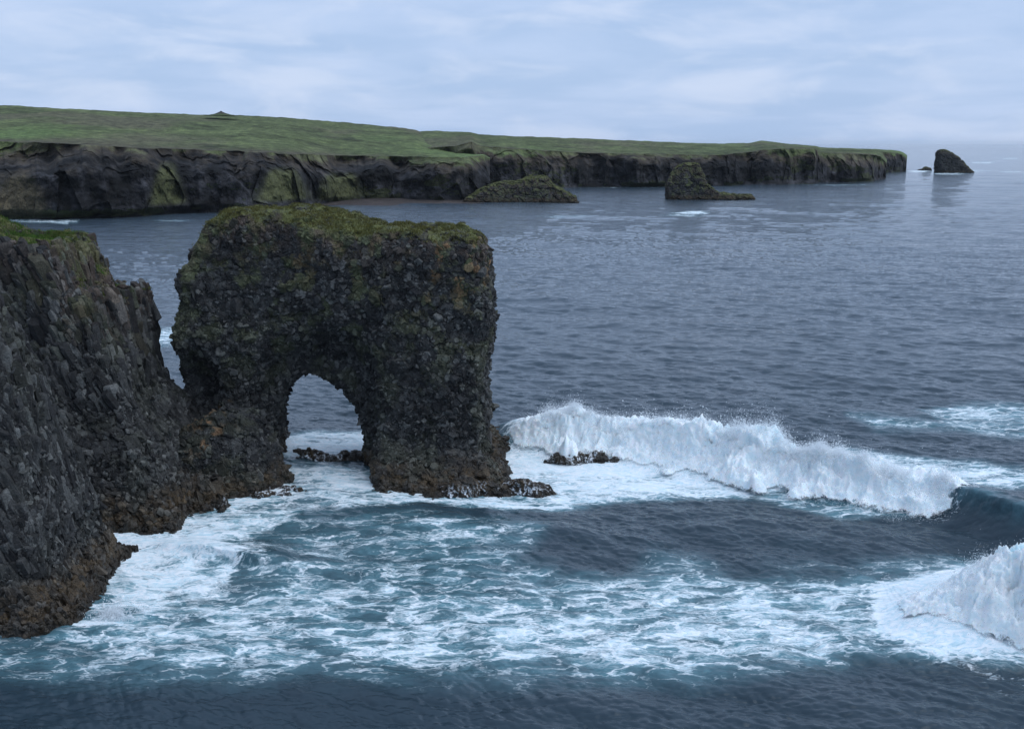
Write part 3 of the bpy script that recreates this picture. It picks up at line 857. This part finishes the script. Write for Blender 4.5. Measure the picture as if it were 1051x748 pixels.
# stacks
def stack(name, px_poly, y_base, thick, seed, label, category, h, fac, opt, lean=0):
    c = ground(px_poly[0][0], y_base); Y = c[1] + thick
    poly = atY(*np.array(px_poly, float).T, Y)
    lo = poly.min(0); hi = poly.max(0)
    po = np.array(poly); xx = np.linspace(lo[0], hi[0], 80)
    zt = [max([a[1] + (b[1] - a[1]) * (x - a[0]) / (b[0] - a[0]) for a, b in zip(po, np.roll(po, -1, 0)) if abs(b[0] - a[0]) > 1e-6 and min(a[0], b[0]) - 1e-6 <= x <= max(a[0], b[0]) + 1e-6] or [0]) for x in xx]
    opt = dict(opt, topz=interp_top(xx, zt))
    def sdf(X, Yg, Z, P):
        A = poly_sd(X[:, 0, :], Z[:, 0, :], poly)[:, None, :] - .07 * thick
        k = thick * .22
        n = fbm(P / (thick * .8), seed, 4).reshape(X.shape)
        zr = np.clip(Z / hi[1], 0, 1)
        d = smax(A, np.abs(Yg - Y) - thick * (1.0 - .45 * zr), k)
        return d + thick * .10 * n
    return make_rock(name, sdf, (lo[0] - 3, Y - thick * 1.5, -3), (hi[0] + 3, Y + thick * 1.5, hi[1] + 3), h, 2, seed, fac, opt,
              mat=MAT_FAR, label=label, category=category)
STF = [(3.0, (1, 1, 1), .5, .8, .5), (1.2, (1, 1, 1), .2, .7, .5)]
stack('skerry', [(476, 209), (484, 202), (497, 194), (512, 188), (530, 188), (545, 182.5), (560, 182), (566, 191), (577, 196), (590, 204), (592, 225), (476, 225)], 208, 9, 501,
      'low grassy skerry lying off the headland cliffs, two humps', 'skerry', .8, STF, dict(top=16, lichen0=0, lichen=2.6, brown=2))
stack('sea_stack', [(686, 230), (685, 192), (687, 180), (694, 172), (701, 168), (716, 168), (720, 178), (725, 190), (734, 197.5), (750, 200.5), (772, 202), (772, 206), (772, 230)], 205, 6, 503,
      'stubby sea stack with yellow green top and a low reef trailing right', 'sea stack', .7, STF, dict(top=17, lichen0=0, lichen=3, brown=2))
stack('sea_stack', [(962, 190), (962.5, 170), (962.5, 155.5), (967, 154), (974, 156), (983, 162), (989, 170), (996, 177), (996, 190)], 177.5, 9, 505,
      'wedge shaped dark sea stack standing alone far out near the horizon', 'sea stack', 1.0, STF, dict(top=30, lichen=.5))
stack('skerry', [(940, 190), (942, 174.5), (948, 173), (952, 171.5), (955, 174), (955, 190)], 175, 4, 507,
      'tiny black skerry in surf beside the headland tip', 'skerry', .9, STF, dict(top=30, lichen=0))
print('far land', round(time.time() - T0, 1))

# ------------------------------------------------------------------ sea
def ocean_tile(L, N, lmin, lmax, wdir, rms, seed, wpeak, spread=4, chop=1.0):
    r = np.random.default_rng(seed)
    k1 = np.fft.fftfreq(N, L / N) * 2 * np.pi
    KX, KY = np.meshgrid(k1, k1, indexing='ij')
    K = np.hypot(KX, KY); K[0, 0] = 1
    cosd = (KX * wdir[0] + KY * wdir[1]) / K
    Lp = wpeak / (2 * np.pi)
    S = np.exp(-1 / (K * Lp) ** 2) / K ** 3.7 * (np.abs(cosd) ** spread + .06)
    lam = 2 * np.pi / K
    S *= (lam >= lmin) & (lam < lmax)
    S[0, 0] = 0
    H = np.sqrt(S) * (r.normal(size=(N, N)) + 1j * r.normal(size=(N, N)))
    h = np.fft.ifft2(H).real
    sc_ = rms / max(h.std(), 1e-9)
    dx = np.fft.ifft2(-1j * KX / K * H).real * sc_ * chop
    dy = np.fft.ifft2(-1j * KY / K * H).real * sc_ * chop
    return np.stack([dx, dy, h * sc_], -1).astype(F32), L

def sample(tile, X, Y):
    T, L = tile; N = T.shape[0]
    u = (X / L * N); v = (Y / L * N)
    i = np.floor(u); j = np.floor(v); fu = (u - i)[:, None].astype(F32); fv = (v - j)[:, None].astype(F32)
    i = i.astype(np.int64) % N; j = j.astype(np.int64) % N; i1 = (i + 1) % N; j1 = (j + 1) % N
    return (T[i, j] * (1 - fu) * (1 - fv) + T[i1, j] * fu * (1 - fv) + T[i, j1] * (1 - fu) * fv + T[i1, j1] * fu * fv)

WD = np.array([-.45, -.89])
tiles = [(ocean_tile(37.0, 512, .28, 1.3, WD, .024, 1, 3.0, 4, .5), .28 * 1.3, 0),
         (ocean_tile(83.0, 512, 1.3, 5.5, WD, .062, 2, 7.0, 5, .7), 1.3 * 1.6, 0),
         (ocean_tile(311.0, 512, 5.5, 22, WD, .075, 3, 18.0, 4), 5.5, 0),
         (ocean_tile(1300.0, 512, 22, 120, WD, .17, 4, 60.0, 6), 22, 0)]

# breaking-wave crests: (px, py of crest foot, height, foam)
class Crest:
    def __init__(s, pts):
        s.p = np.array([ground(a, b) for a, b, *_ in pts]); s.v = np.array([q[2:] for q in pts], float)
        seg = np.hypot(*np.diff(s.p, axis=0).T); s.s = np.concatenate([[0], np.cumsum(seg)])
        # resample smoothly
        n = int(s.s[-1] / .5) + 2
        ss = np.linspace(0, s.s[-1], n)
        q = np.stack([np.interp(ss, s.s, s.p[:, k]) for k in (0, 1)], -1)
        v = np.stack([np.interp(ss, s.s, s.v[:, k]) for k in range(s.v.shape[1])], -1)
        ker = np.hanning(11); ker /= ker.sum()
        pad = lambda a: np.concatenate([np.repeat(a[:1], 5, 0), a, np.repeat(a[-1:], 5, 0)])
        ext = np.concatenate([q[0] + (q[0] - q[1]) * np.arange(5, 0, -1)[:, None], q, q[-1] + (q[-1] - q[-2]) * np.arange(1, 6)[:, None]])
        s.P = np.stack([np.convolve(ext[:, k], ker, 'valid') for k in (0, 1)], -1)
        s.V = np.stack([np.convolve(pad(v)[:, k], ker, 'valid') for k in range(v.shape[1])], -1)
        s.S = ss
    def st(s, X, Y):
        """along s, across t (t>0 behind the wave), values"""
        a = s.P[:-1]; e = s.P[1:] - a; le = (e ** 2).sum(1)
        best = np.full(X.shape, 1e9); T = np.zeros(X.shape); Sx = np.zeros(X.shape)
        for i in range(len(a)):
            wx, wy = X - a[i, 0], Y - a[i, 1]
            u = (wx * e[i, 0] + wy * e[i, 1]) / le[i]
            uc = np.clip(u, 0, 1)
            dx, dy = wx - uc * e[i, 0], wy - uc * e[i, 1]
            d = dx * dx + dy * dy
            m = d < best
            side = e[i, 0] * wy - e[i, 1] * wx
            best[m] = d[m]; T[m] = (np.sqrt(d) * np.sign(side))[m]; Sx[m] = s.S[i] + (uc * (s.S[i + 1] - s.S[i]))[m]
        return Sx, T

crest1 = Crest([(500, 452, 0., .0), (535, 455, 1.7, 1.), (575, 457, 2.4, 1.), (630, 460, 1.6, 1.), (690, 468, 3.2, 1.), (735, 478, 2.2, 1.), (768, 484, 2.5, 1.), (830, 496, 1.9, 1.), (880, 508, 1.9, 1.), (930, 516, 1.7, 1.), (980, 525, 1.9, .9),
                (1000, 532, 2.3, .2), (1040, 548, 2.5, .0), (1090, 565, 2.5, .0), (1200, 600, 2.4, 0)])
crest2 = Crest([(905, 640, .0, .0), (935, 643, .5, .7), (965, 643, 1.1, 1.), (1000, 642, 2.0, 1.), (1051, 640, 3.1, 1.), (1120, 636, 3.1, 1.), (1180, 634, 2.6, 1.), (1260, 630, 1.6, 1.), (1340, 628, .5, .8)])
crest3 = Crest([(150, 560, 0, 0), (185, 566, .7, .8), (215, 572, 1.0, .9), (250, 578, 1.1, .7), (290, 586, .8, .4), (350, 590, .2, 0)])
crest4 = Crest([(380, 540, 0, 0), (430, 545, .35, .1), (520, 548, .4, 0), (640, 552, .3, 0), (700, 555, 0, 0)])
crest5 = Crest([(495, 448, .9, 0), (520, 450, 1.1, 0), (545, 452, .8, 0), (560, 452, .2, 0)])

def ridge(X, Y, cr, wf, wb, push=0):
    n = len(X)
    Z = np.zeros(n, F32); DX = np.zeros((n, 2), F32)
    lo = cr.P.min(0) - 14; hi = cr.P.max(0) + 14
    m = (X > lo[0]) & (X < hi[0]) & (Y > lo[1]) & (Y < hi[1])
    if not m.any(): return Z, DX, m, None, None
    S, T = cr.st(X[m], Y[m])
    H = np.interp(S, cr.S, cr.V[:, 0])
    end = sstep(0, 4, S) * sstep(cr.S[-1], cr.S[-1] - 4, S)
    # sharp front, long back, shallow trough before it
    g = np.where(T > 0, np.exp(-(T / wb) ** 2), np.exp(-(np.abs(T) / wf) ** 1.5))
    tr = -.14 * np.exp(-((T + 4.5) / 2.5) ** 2)
    Z[m] = H * (g + tr)
    # lean forward
    e = np.gradient(cr.P, axis=0); e /= np.linalg.norm(e, axis=1)[:, None]
    i = np.clip(np.searchsorted(cr.S, S), 0, len(e) - 1)
    nrm = np.stack([e[i, 1], -e[i, 0]], -1)       # towards the front (t<0)
    DX[m] = nrm * (push * H * g ** 2)[:, None]
    return Z, DX, m, S, T

# foam density painted where foam lies, from outlines measured on the water surface
def soft(sd, w): return sstep(w, -w, sd)
def foam_density(px, py, X, Y):
    P2 = np.stack([X, Y, np.zeros_like(X)], -1)
    wob = fbm(P2 / 5, 901, 4); wob2 = fbm(P2 / 14, 905, 3)
    D = np.zeros_like(px)
    def add(poly, w, dens, amp=10, k=.25):
        nonlocal D
        sd = poly_sd(px, py, poly) + amp * wob
        D = np.maximum(D, soft(sd, w) * (dens + k * (wob2 * .6 + wob * .5)))
    add([(-60, 672), (40, 652), (110, 600), (95, 570), (380, 580), (560, 588), (760, 582), (900, 585), (1051, 580), (1300, 580), (1300, 655), (1051, 668), (850, 672), (640, 690), (470, 694), (330, 690), (200, 688), (80, 680)], 24, .58, 24)
    add([(120, 600), (260, 590), (430, 600), (640, 604), (760, 618), (560, 650), (330, 668), (180, 660), (100, 640)], 16, .56, 10)
    add([(80, 510), (150, 518), (250, 505), (330, 520), (260, 560), (240, 600), (150, 640), (100, 600)], 12, .84, 6, .3)
    add([(90, 512), (140, 518), (200, 526), (235, 555), (220, 585), (170, 610), (110, 590)], 14, 1.1, 6, .25)
    add([(230, 505), (300, 478), (420, 486), (440, 500), (470, 512), (640, 512), (560, 528), (430, 522), (330, 528), (250, 530)], 8, .84, 5)
    add([(300, 525), (420, 530), (560, 545), (520, 590), (360, 600), (230, 600), (220, 560)], 18, .50, 8)
    add([(495, 462), (540, 455), (700, 470), (830, 500), (770, 505), (640, 515), (560, 520), (500, 500)], 7, .92, 4, .2)
    add([(505, 466), (560, 460), (660, 468), (700, 482), (620, 492), (540, 488)], 8, 1.2, 4, .1)
    add([(285, 444), (380, 444), (378, 472), (290, 472)], 6, .95, 4)
    add([(150, 339), (192, 336), (196, 354), (150, 355)], 6, .66, 4)
    add([(740, 500), (980, 512), (1000, 530), (860, 532), (790, 510)], 5, .6, 4)
    add([(860, 460), (960, 470), (1060, 482), (1120, 500), (1000, 505), (900, 490)], 8, .72, 5)
    add([(940, 420), (1000, 412), (1120, 410), (1200, 440), (1040, 450), (970, 440)], 7, .62, 5)
    add([(870, 425), (1000, 430), (1100, 446), (900, 440)], 8, .48, 4)
    add([(890, 600), (960, 590), (1100, 560), (1200, 600), (1200, 674), (1051, 672), (960, 668), (900, 655)], 14, 1.15, 8, .25)
    add([(0, 632), (60, 634), (130, 632), (130, 646), (60, 645), (0, 650)], 4, .8, 4)
    add([(-20, 668), (60, 655), (180, 672), (320, 695), (200, 705), (60, 700), (-40, 690)], 14, .42, 8)
    add([(-60, 224.5), (60, 223), (84, 223), (80, 229), (-60, 228)], 1.2, .42, .8)
    add([(18, 226), (75, 223.5), (70, 230), (22, 226.5)], 1.2, .58, .8)
    # distant whitecaps
    for (x, y, rx, ry, d) in [(712, 218.5, 22, 2.4, .95), (702, 221, 26, 1.8, .6), (640, 191.8, 55, 1.2, .75), (560, 193, 30, 1.0, .6), (945, 176, 18, 1.6, .9), (1000, 175.5, 22, 1.5, .6), (1010, 167, 18, 1.2, .7), (1035, 163, 15, 1, .6), (975, 178.5, 26, 1.4, .75),
                              (260, 222, 40, 1.3, .5), (580, 222, 30, 1.3, .4), (725, 201, 40, 1.2, .5), (1040, 176.5, 18, 1.2, .6), (180, 227, 30, 1.0, .45), (860, 190, 40, 1.0, .5)]:
        e = np.sqrt(((px - x) / rx) ** 2 + ((py - y) / ry) ** 2)
        D = np.maximum(D, sstep(1.2, .2, e + .7 * wob) * d * .85)
    return D

def build_sea():
    # rows evenly spread in view angle so near and far detail match; one sheet out to the horizon
    ys = np.concatenate([np.linspace(1500, 770, 60)[:-1], np.linspace(770, 400, 860)[:-1], np.linspace(400, 150.0, 560)])
    dy = np.tan(np.arctan((ys - PCY) / FOC) + PITCH)
    rad = CAMZ / dy
    rad = np.concatenate([rad, np.geomspace(rad[-1], 40000, 30)[1:]])
    hw = math.radians(27.5)
    az = np.concatenate([np.linspace(-math.radians(75), -hw, 70)[:-1], np.linspace(-hw, hw, 1280), np.linspace(hw, math.radians(75), 70)[1:]])
    Rr, A = np.meshgrid(rad, az, indexing='ij')
    # rows are straight across: radius measured along the view axis inside, so shorelines keep straight
    X0 = (Rr * np.tan(np.clip(A, -hw, hw)) + Rr * (np.tan(np.clip(np.abs(A), hw, 1.31)) - math.tan(hw)) * np.sign(A)).ravel(); Y0 = Rr.ravel()
    n = len(X0)
    dist = np.hypot(X0, Y0)
    step = dist ** 2 / (CAMZ * FOC) * .45          # depth spacing of the rows
    cnt = np.zeros(n)
    Dsp = np.zeros((n, 3), F32)
    for (tile, lmin, _) in tiles:
        wgt = 1 - sstep(lmin * .35, lmin * 1.1, step)
        m = wgt > .001
        Dsp[m] += sample(tile, X0[m], Y0[m]) * wgt[m][:, None].astype(F32)
    # gusts: ripples stronger in some areas than in others
    P3 = np.stack([X0, Y0, 0 * X0], -1)
    near = dist < 140
    foamD = np.zeros(n); 
    m = dist < 3000
    px, py = to_px(X0[m], Y0[m])
    foamD[m] = foam_density(px, py, X0[m], Y0[m])
    calm = 1 - .45 * np.clip(foamD, 0, 1)
    Dsp *= calm[:, None]
    aer_glow = np.clip(foamD * 1.15, 0, 1) ** 1.5 * .95
    Z = np.zeros(n); DXY = np.zeros((n, 2))
    for cr, wf, wb, pu in ((crest1, 1.5, 4.2, .35), (crest2, 1.8, 4.5, .2), (crest3, .8, 2.2, .5), (crest4, 1.6, 2.6, .3), (crest5, 1.6, 2.6, .3)):
        z, d, mm, S, T = ridge(X0, Y0, cr, wf, wb, pu)
        Z += z; DXY += d
        if mm.any() and S is not None:
            H = np.interp(S, cr.S, cr.V[:, 0]); fo = np.interp(S, cr.S, cr.V[:, 1])
            bk = np.where(T > 0, np.exp(-(T / 5.0) ** 2), np.exp(-(T / (5.0 if cr is crest2 else 3.2)) ** 2)) * fo
            foamD[mm] = np.maximum(foamD[mm], bk * 1.0)
            # light through the thin crest, painted in as a paler water colour
            aer_glow[mm] = np.maximum(aer_glow[mm], .30 * np.exp(-((T) / 1.0) ** 2) * sstep(.3, 1.4, H))
    # waves stay small in the lee of the rocks
    V = np.stack([X0 + Dsp[:, 0] * 1.1 + DXY[:, 0], Y0 + Dsp[:, 1] * 1.1 + DXY[:, 1], Dsp[:, 2] + Z], -1)
    me = mesh_np('sea', V, grid_faces(Rr.shape[0], Rr.shape[1])[:, ::-1], True)
    vn = np.empty(3, F32)
    add_attr(me, 'foam', foamD); add_attr(me, 'aer_glow', aer_glow)
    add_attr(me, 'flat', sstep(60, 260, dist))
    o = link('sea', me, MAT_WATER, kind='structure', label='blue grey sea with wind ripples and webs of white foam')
    c, nn = get_vn(me)
    if nn[:, 2].mean() < 0: me.flip_normals()
    print('sea', n, round(time.time() - T0, 1))
build_sea()

# ------------------------------------------------------------------ whitewater of the breakers
def drops(name, C, size, seed, parent):
    """many small water drops, one little tetrahedron each"""
    r = np.random.default_rng(seed)
    n = len(C)
    s = size * np.exp(r.normal(0, .45, n))
    t = np.array([(1, 1, 1), (1, -1, -1), (-1, 1, -1), (-1, -1, 1)], float) / 1.7
    Q = r.normal(size=(n, 4)); Q /= np.linalg.norm(Q, axis=1)[:, None]
    w, x, y, z = Q.T
    Rm = np.stack([np.stack([1 - 2 * (y * y + z * z), 2 * (x * y - z * w), 2 * (x * z + y * w)], -1),
                   np.stack([2 * (x * y + z * w), 1 - 2 * (x * x + z * z), 2 * (y * z - x * w)], -1),
                   np.stack([2 * (x * z - y * w), 2 * (y * z + x * w), 1 - 2 * (x * x + y * y)], -1)], 1)
    V = C[:, None, :] + np.einsum('nij,kj->nki', Rm, t) * s[:, None, None]
    f = np.array([(0, 1, 2), (0, 3, 1), (0, 2, 3), (1, 3, 2)])
    Fc = (np.arange(n)[:, None, None] * 4 + f[None]).reshape(-1, 3)
    me = mesh_np(name, V.reshape(-1, 3), Fc)
    add_attr(me, 'teal', np.zeros(len(V) * 4)); add_attr(me, 'alpha', np.ones(len(V) * 4) * 2)
    return link(name, me, MAT_SPRAY, parent)

def breaker(name, cr, s0, s1, wf, wb, push, res, seed, label, thick=1.0, wfront=2.4, wback=5.0, nspray=15000, spray_h=.7, group=None, dsize=.03):
    ss = np.arange(s0, s1, res); tt = np.arange(-wfront - 1.2, wback + 1.0, res)
    S, T = np.meshgrid(ss, tt, indexing='ij')
    Px = np.stack([np.interp(S, cr.S, cr.P[:, k]) for k in (0, 1)], -1)
    e = np.gradient(cr.P, axis=0); e /= np.linalg.norm(e, axis=1)[:, None]
    # even direction field so the sheet never folds
    ker = np.ones(25) / 25
    ee = np.stack([np.convolve(np.pad(e[:, k], 12, 'edge'), ker, 'valid') for k in (0, 1)], -1); ee /= np.linalg.norm(ee, axis=1)[:, None]
    ex = np.stack([np.interp(S, cr.S, ee[:, k]) for k in (0, 1)], -1)
    back = np.stack([-ex[..., 1], ex[..., 0]], -1)
    B = Px + back * T[..., None]
    X, Y = B[..., 0].ravel(), B[..., 1].ravel()
    z, d, m, _, _ = ridge(X, Y, cr, wf, wb, push)
    H = np.interp(S, cr.S, cr.V[:, 0]).ravel(); fo = np.interp(S, cr.S, cr.V[:, 1]).ravel()
    t = T.ravel(); s = S.ravel()
    P3 = np.stack([X, Y, z], -1)
    lob = fbm(P3 / 2.6, seed, 3); lob2 = fbm(P3 / 6.0, seed + 4, 2)
    frontline = -wfront * (1 + .35 * lob + .3 * lob2) * (.15 + .85 * H / 2.4)
    prof = np.where(t < 0, sstep(0, .8, (t - frontline) / wfront), 1 - sstep(.15, 1.0, t / (wback * (1 + .4 * lob2))))
    ends = sstep(s0, s0 + 1.8, s + .8 * lob) * sstep(s1, s1 - 2.5, s + 1.2 * lob)
    env = prof * ends * fo
    PS = np.stack([s / 1.7, t / 1.9, 0 * s], -1) + .5 * P3 / 3
    billow = (1 - np.abs(fbm(PS, seed + 11, 5, .58)) * 2.4)
    bil2 = 1 - np.abs(fbm(P3 / .45, seed + 12, 3)) * 2
    fine = fbm(P3 / .16, seed + 13, 2)
    hgt = env * (.55 * thick * (.3 + .5 * H / 2.4)) * np.clip(1 + 1.5 * lob2, .35, 1.8) * (.7 + 1.5 * billow + 2.4 * np.clip(lob, -.35, 1)) + env * (.20 * bil2 + .07 * fine) * thick
    hgt = hgt * sstep(0, .6, env) + .03 - .08 * (1 - sstep(0, .3, env))
    # toe rolls forward
    fwd = env * np.exp(-((t + wfront * .4) / (wfront * .6)) ** 2) * (.10 * thick + .12 * lob)
    n2 = back.reshape(-1, 2)
    V = np.stack([X + d[:, 0] - n2[:, 0] * fwd + .12 * env * vnoise(P3 / .5, seed + 21), Y + d[:, 1] - n2[:, 1] * fwd + .12 * env * vnoise(P3 / .5, seed + 22), z + hgt], -1)
    F = grid_faces(len(ss), len(tt))
    keep = (env[F] > .015).any(1)
    F = F[keep]
    used = np.unique(F); mp = np.full(len(V), -1); mp[used] = np.arange(len(used))
    me = mesh_np(name, V[used], mp[F], True)
    _, nn = get_vn(me)
    if nn[:, 2].mean() < 0: me.flip_normals()
    teal = .5 * sstep(.15, .6, fbm(P3 / [3.5, 3.5, 3.5], seed + 31, 3)) * sstep(-.5, 1.5, t)
    add_attr(me, 'teal', teal[used])
    add_attr(me, 'alpha', (env * 1.6)[used])
    o = link(name, me, MAT_WHITE, label=label, category='wave')
    # spray: thrown off the lip and the front in clumps
    r = np.random.default_rng(seed)
    w = env * np.exp(-((t - .2) / 1.5) ** 2) * np.clip(sstep(-.1, .5, fbm(P3 / 1.8, seed + 41, 3)), .03, 1) * (H / 2) ** 2
    w2 = (env > .08) * (t < 0) * (prof < .7) * 3 + .02 * env
    w = w / w.sum() * .9 + w2 / w2.sum() * .1
    i = r.choice(len(V), nspray, p=w / w.sum())
    cl = np.clip(fbm(P3[i] / 1.1, seed + 43, 3) + .5, .1, 1.3)
    up = r.exponential(spray_h * .38, nspray) * cl * np.clip(H[i] / 2.2, .3, 1.4) + .04
    C = V[i] + np.stack([r.normal(0, .16, nspray) * (1 + up), r.normal(0, .16, nspray) * (1 + up), up], -1)
    drops('spray', C, dsize, seed, o)
    o = as_part(o, 'whitewater')
    print(name, len(used), round(time.time() - T0, 1))
    return o

s_of = lambda cr, i: cr.s[i]
breaker('breaking_wave', crest1, crest1.s[1] - 1.5, crest1.s[11] + .3, 1.5, 4.2, .35, .07, 1001,
        'long white breaking wave rolling past the low reef right of the arch', thick=1.2, wfront=5.0, nspray=100000, spray_h=1.0, dsize=.022)
breaker('breaking_wave', crest2, crest2.s[1] - 1.5, crest2.s[-1] - 2, 1.8, 4.5, .2, .06, 1003,
        'white breaking wave at the lower right edge of the picture', thick=1.5, wfront=3.8, wback=5.5, nspray=50000, spray_h=.9, dsize=.015)

# splash against the near cliffs
def splash(cx, cy, n, rx, ry, hgt, seed, label, z0=0.0):
    r = np.random.default_rng(seed)
    c = ground(cx, cy)
    u = r.normal(0, .45, (n, 2))
    k = r.exponential(.33, n)
    C = np.stack([c[0] + u[:, 0] * rx * (1 + k * .4), c[1] + u[:, 1] * ry, z0 + k * hgt * np.exp(-u[:, 0] ** 2)], -1)
    nn = fbm(C / [.8, .8, 1.2], seed, 3)
    C = C[nn > -.12 + .0 * nn]
    o = drops('splash', C, .024, seed + 1, None)
    o['label'] = label; o['category'] = 'splash'
splash(100, 524, 9000, 1.8, .8, 2.2, 71, 'thin spray thrown up in the gap between the two left cliffs')
splash(122, 632, 6000, 1.5, .8, .7, 72, 'white splash at the weedy foot of the nearest cliff')
splash(590, 462, 2500, 2.4, .5, .4, 73, 'fine spray over the low black reef')

# ------------------------------------------------------------------ render settings
sc.view_settings.view_transform = 'Standard'
sc.view_settings.look = 'None'
sc.view_settings.exposure = 0.30
sc.view_settings.gamma = 1.0
sc.render.engine = 'CYCLES'
cy = sc.cycles
cy.use_denoising = True
try: cy.denoiser = 'OPENIMAGEDENOISE'
except Exception: pass
cy.max_bounces = 6; cy.diffuse_bounces = 3; cy.glossy_bounces = 3; cy.transparent_max_bounces = 12; cy.volume_bounces = 1
cy.caustics_reflective = False; cy.caustics_refractive = False
print('built', round(time.time() - T0, 1))
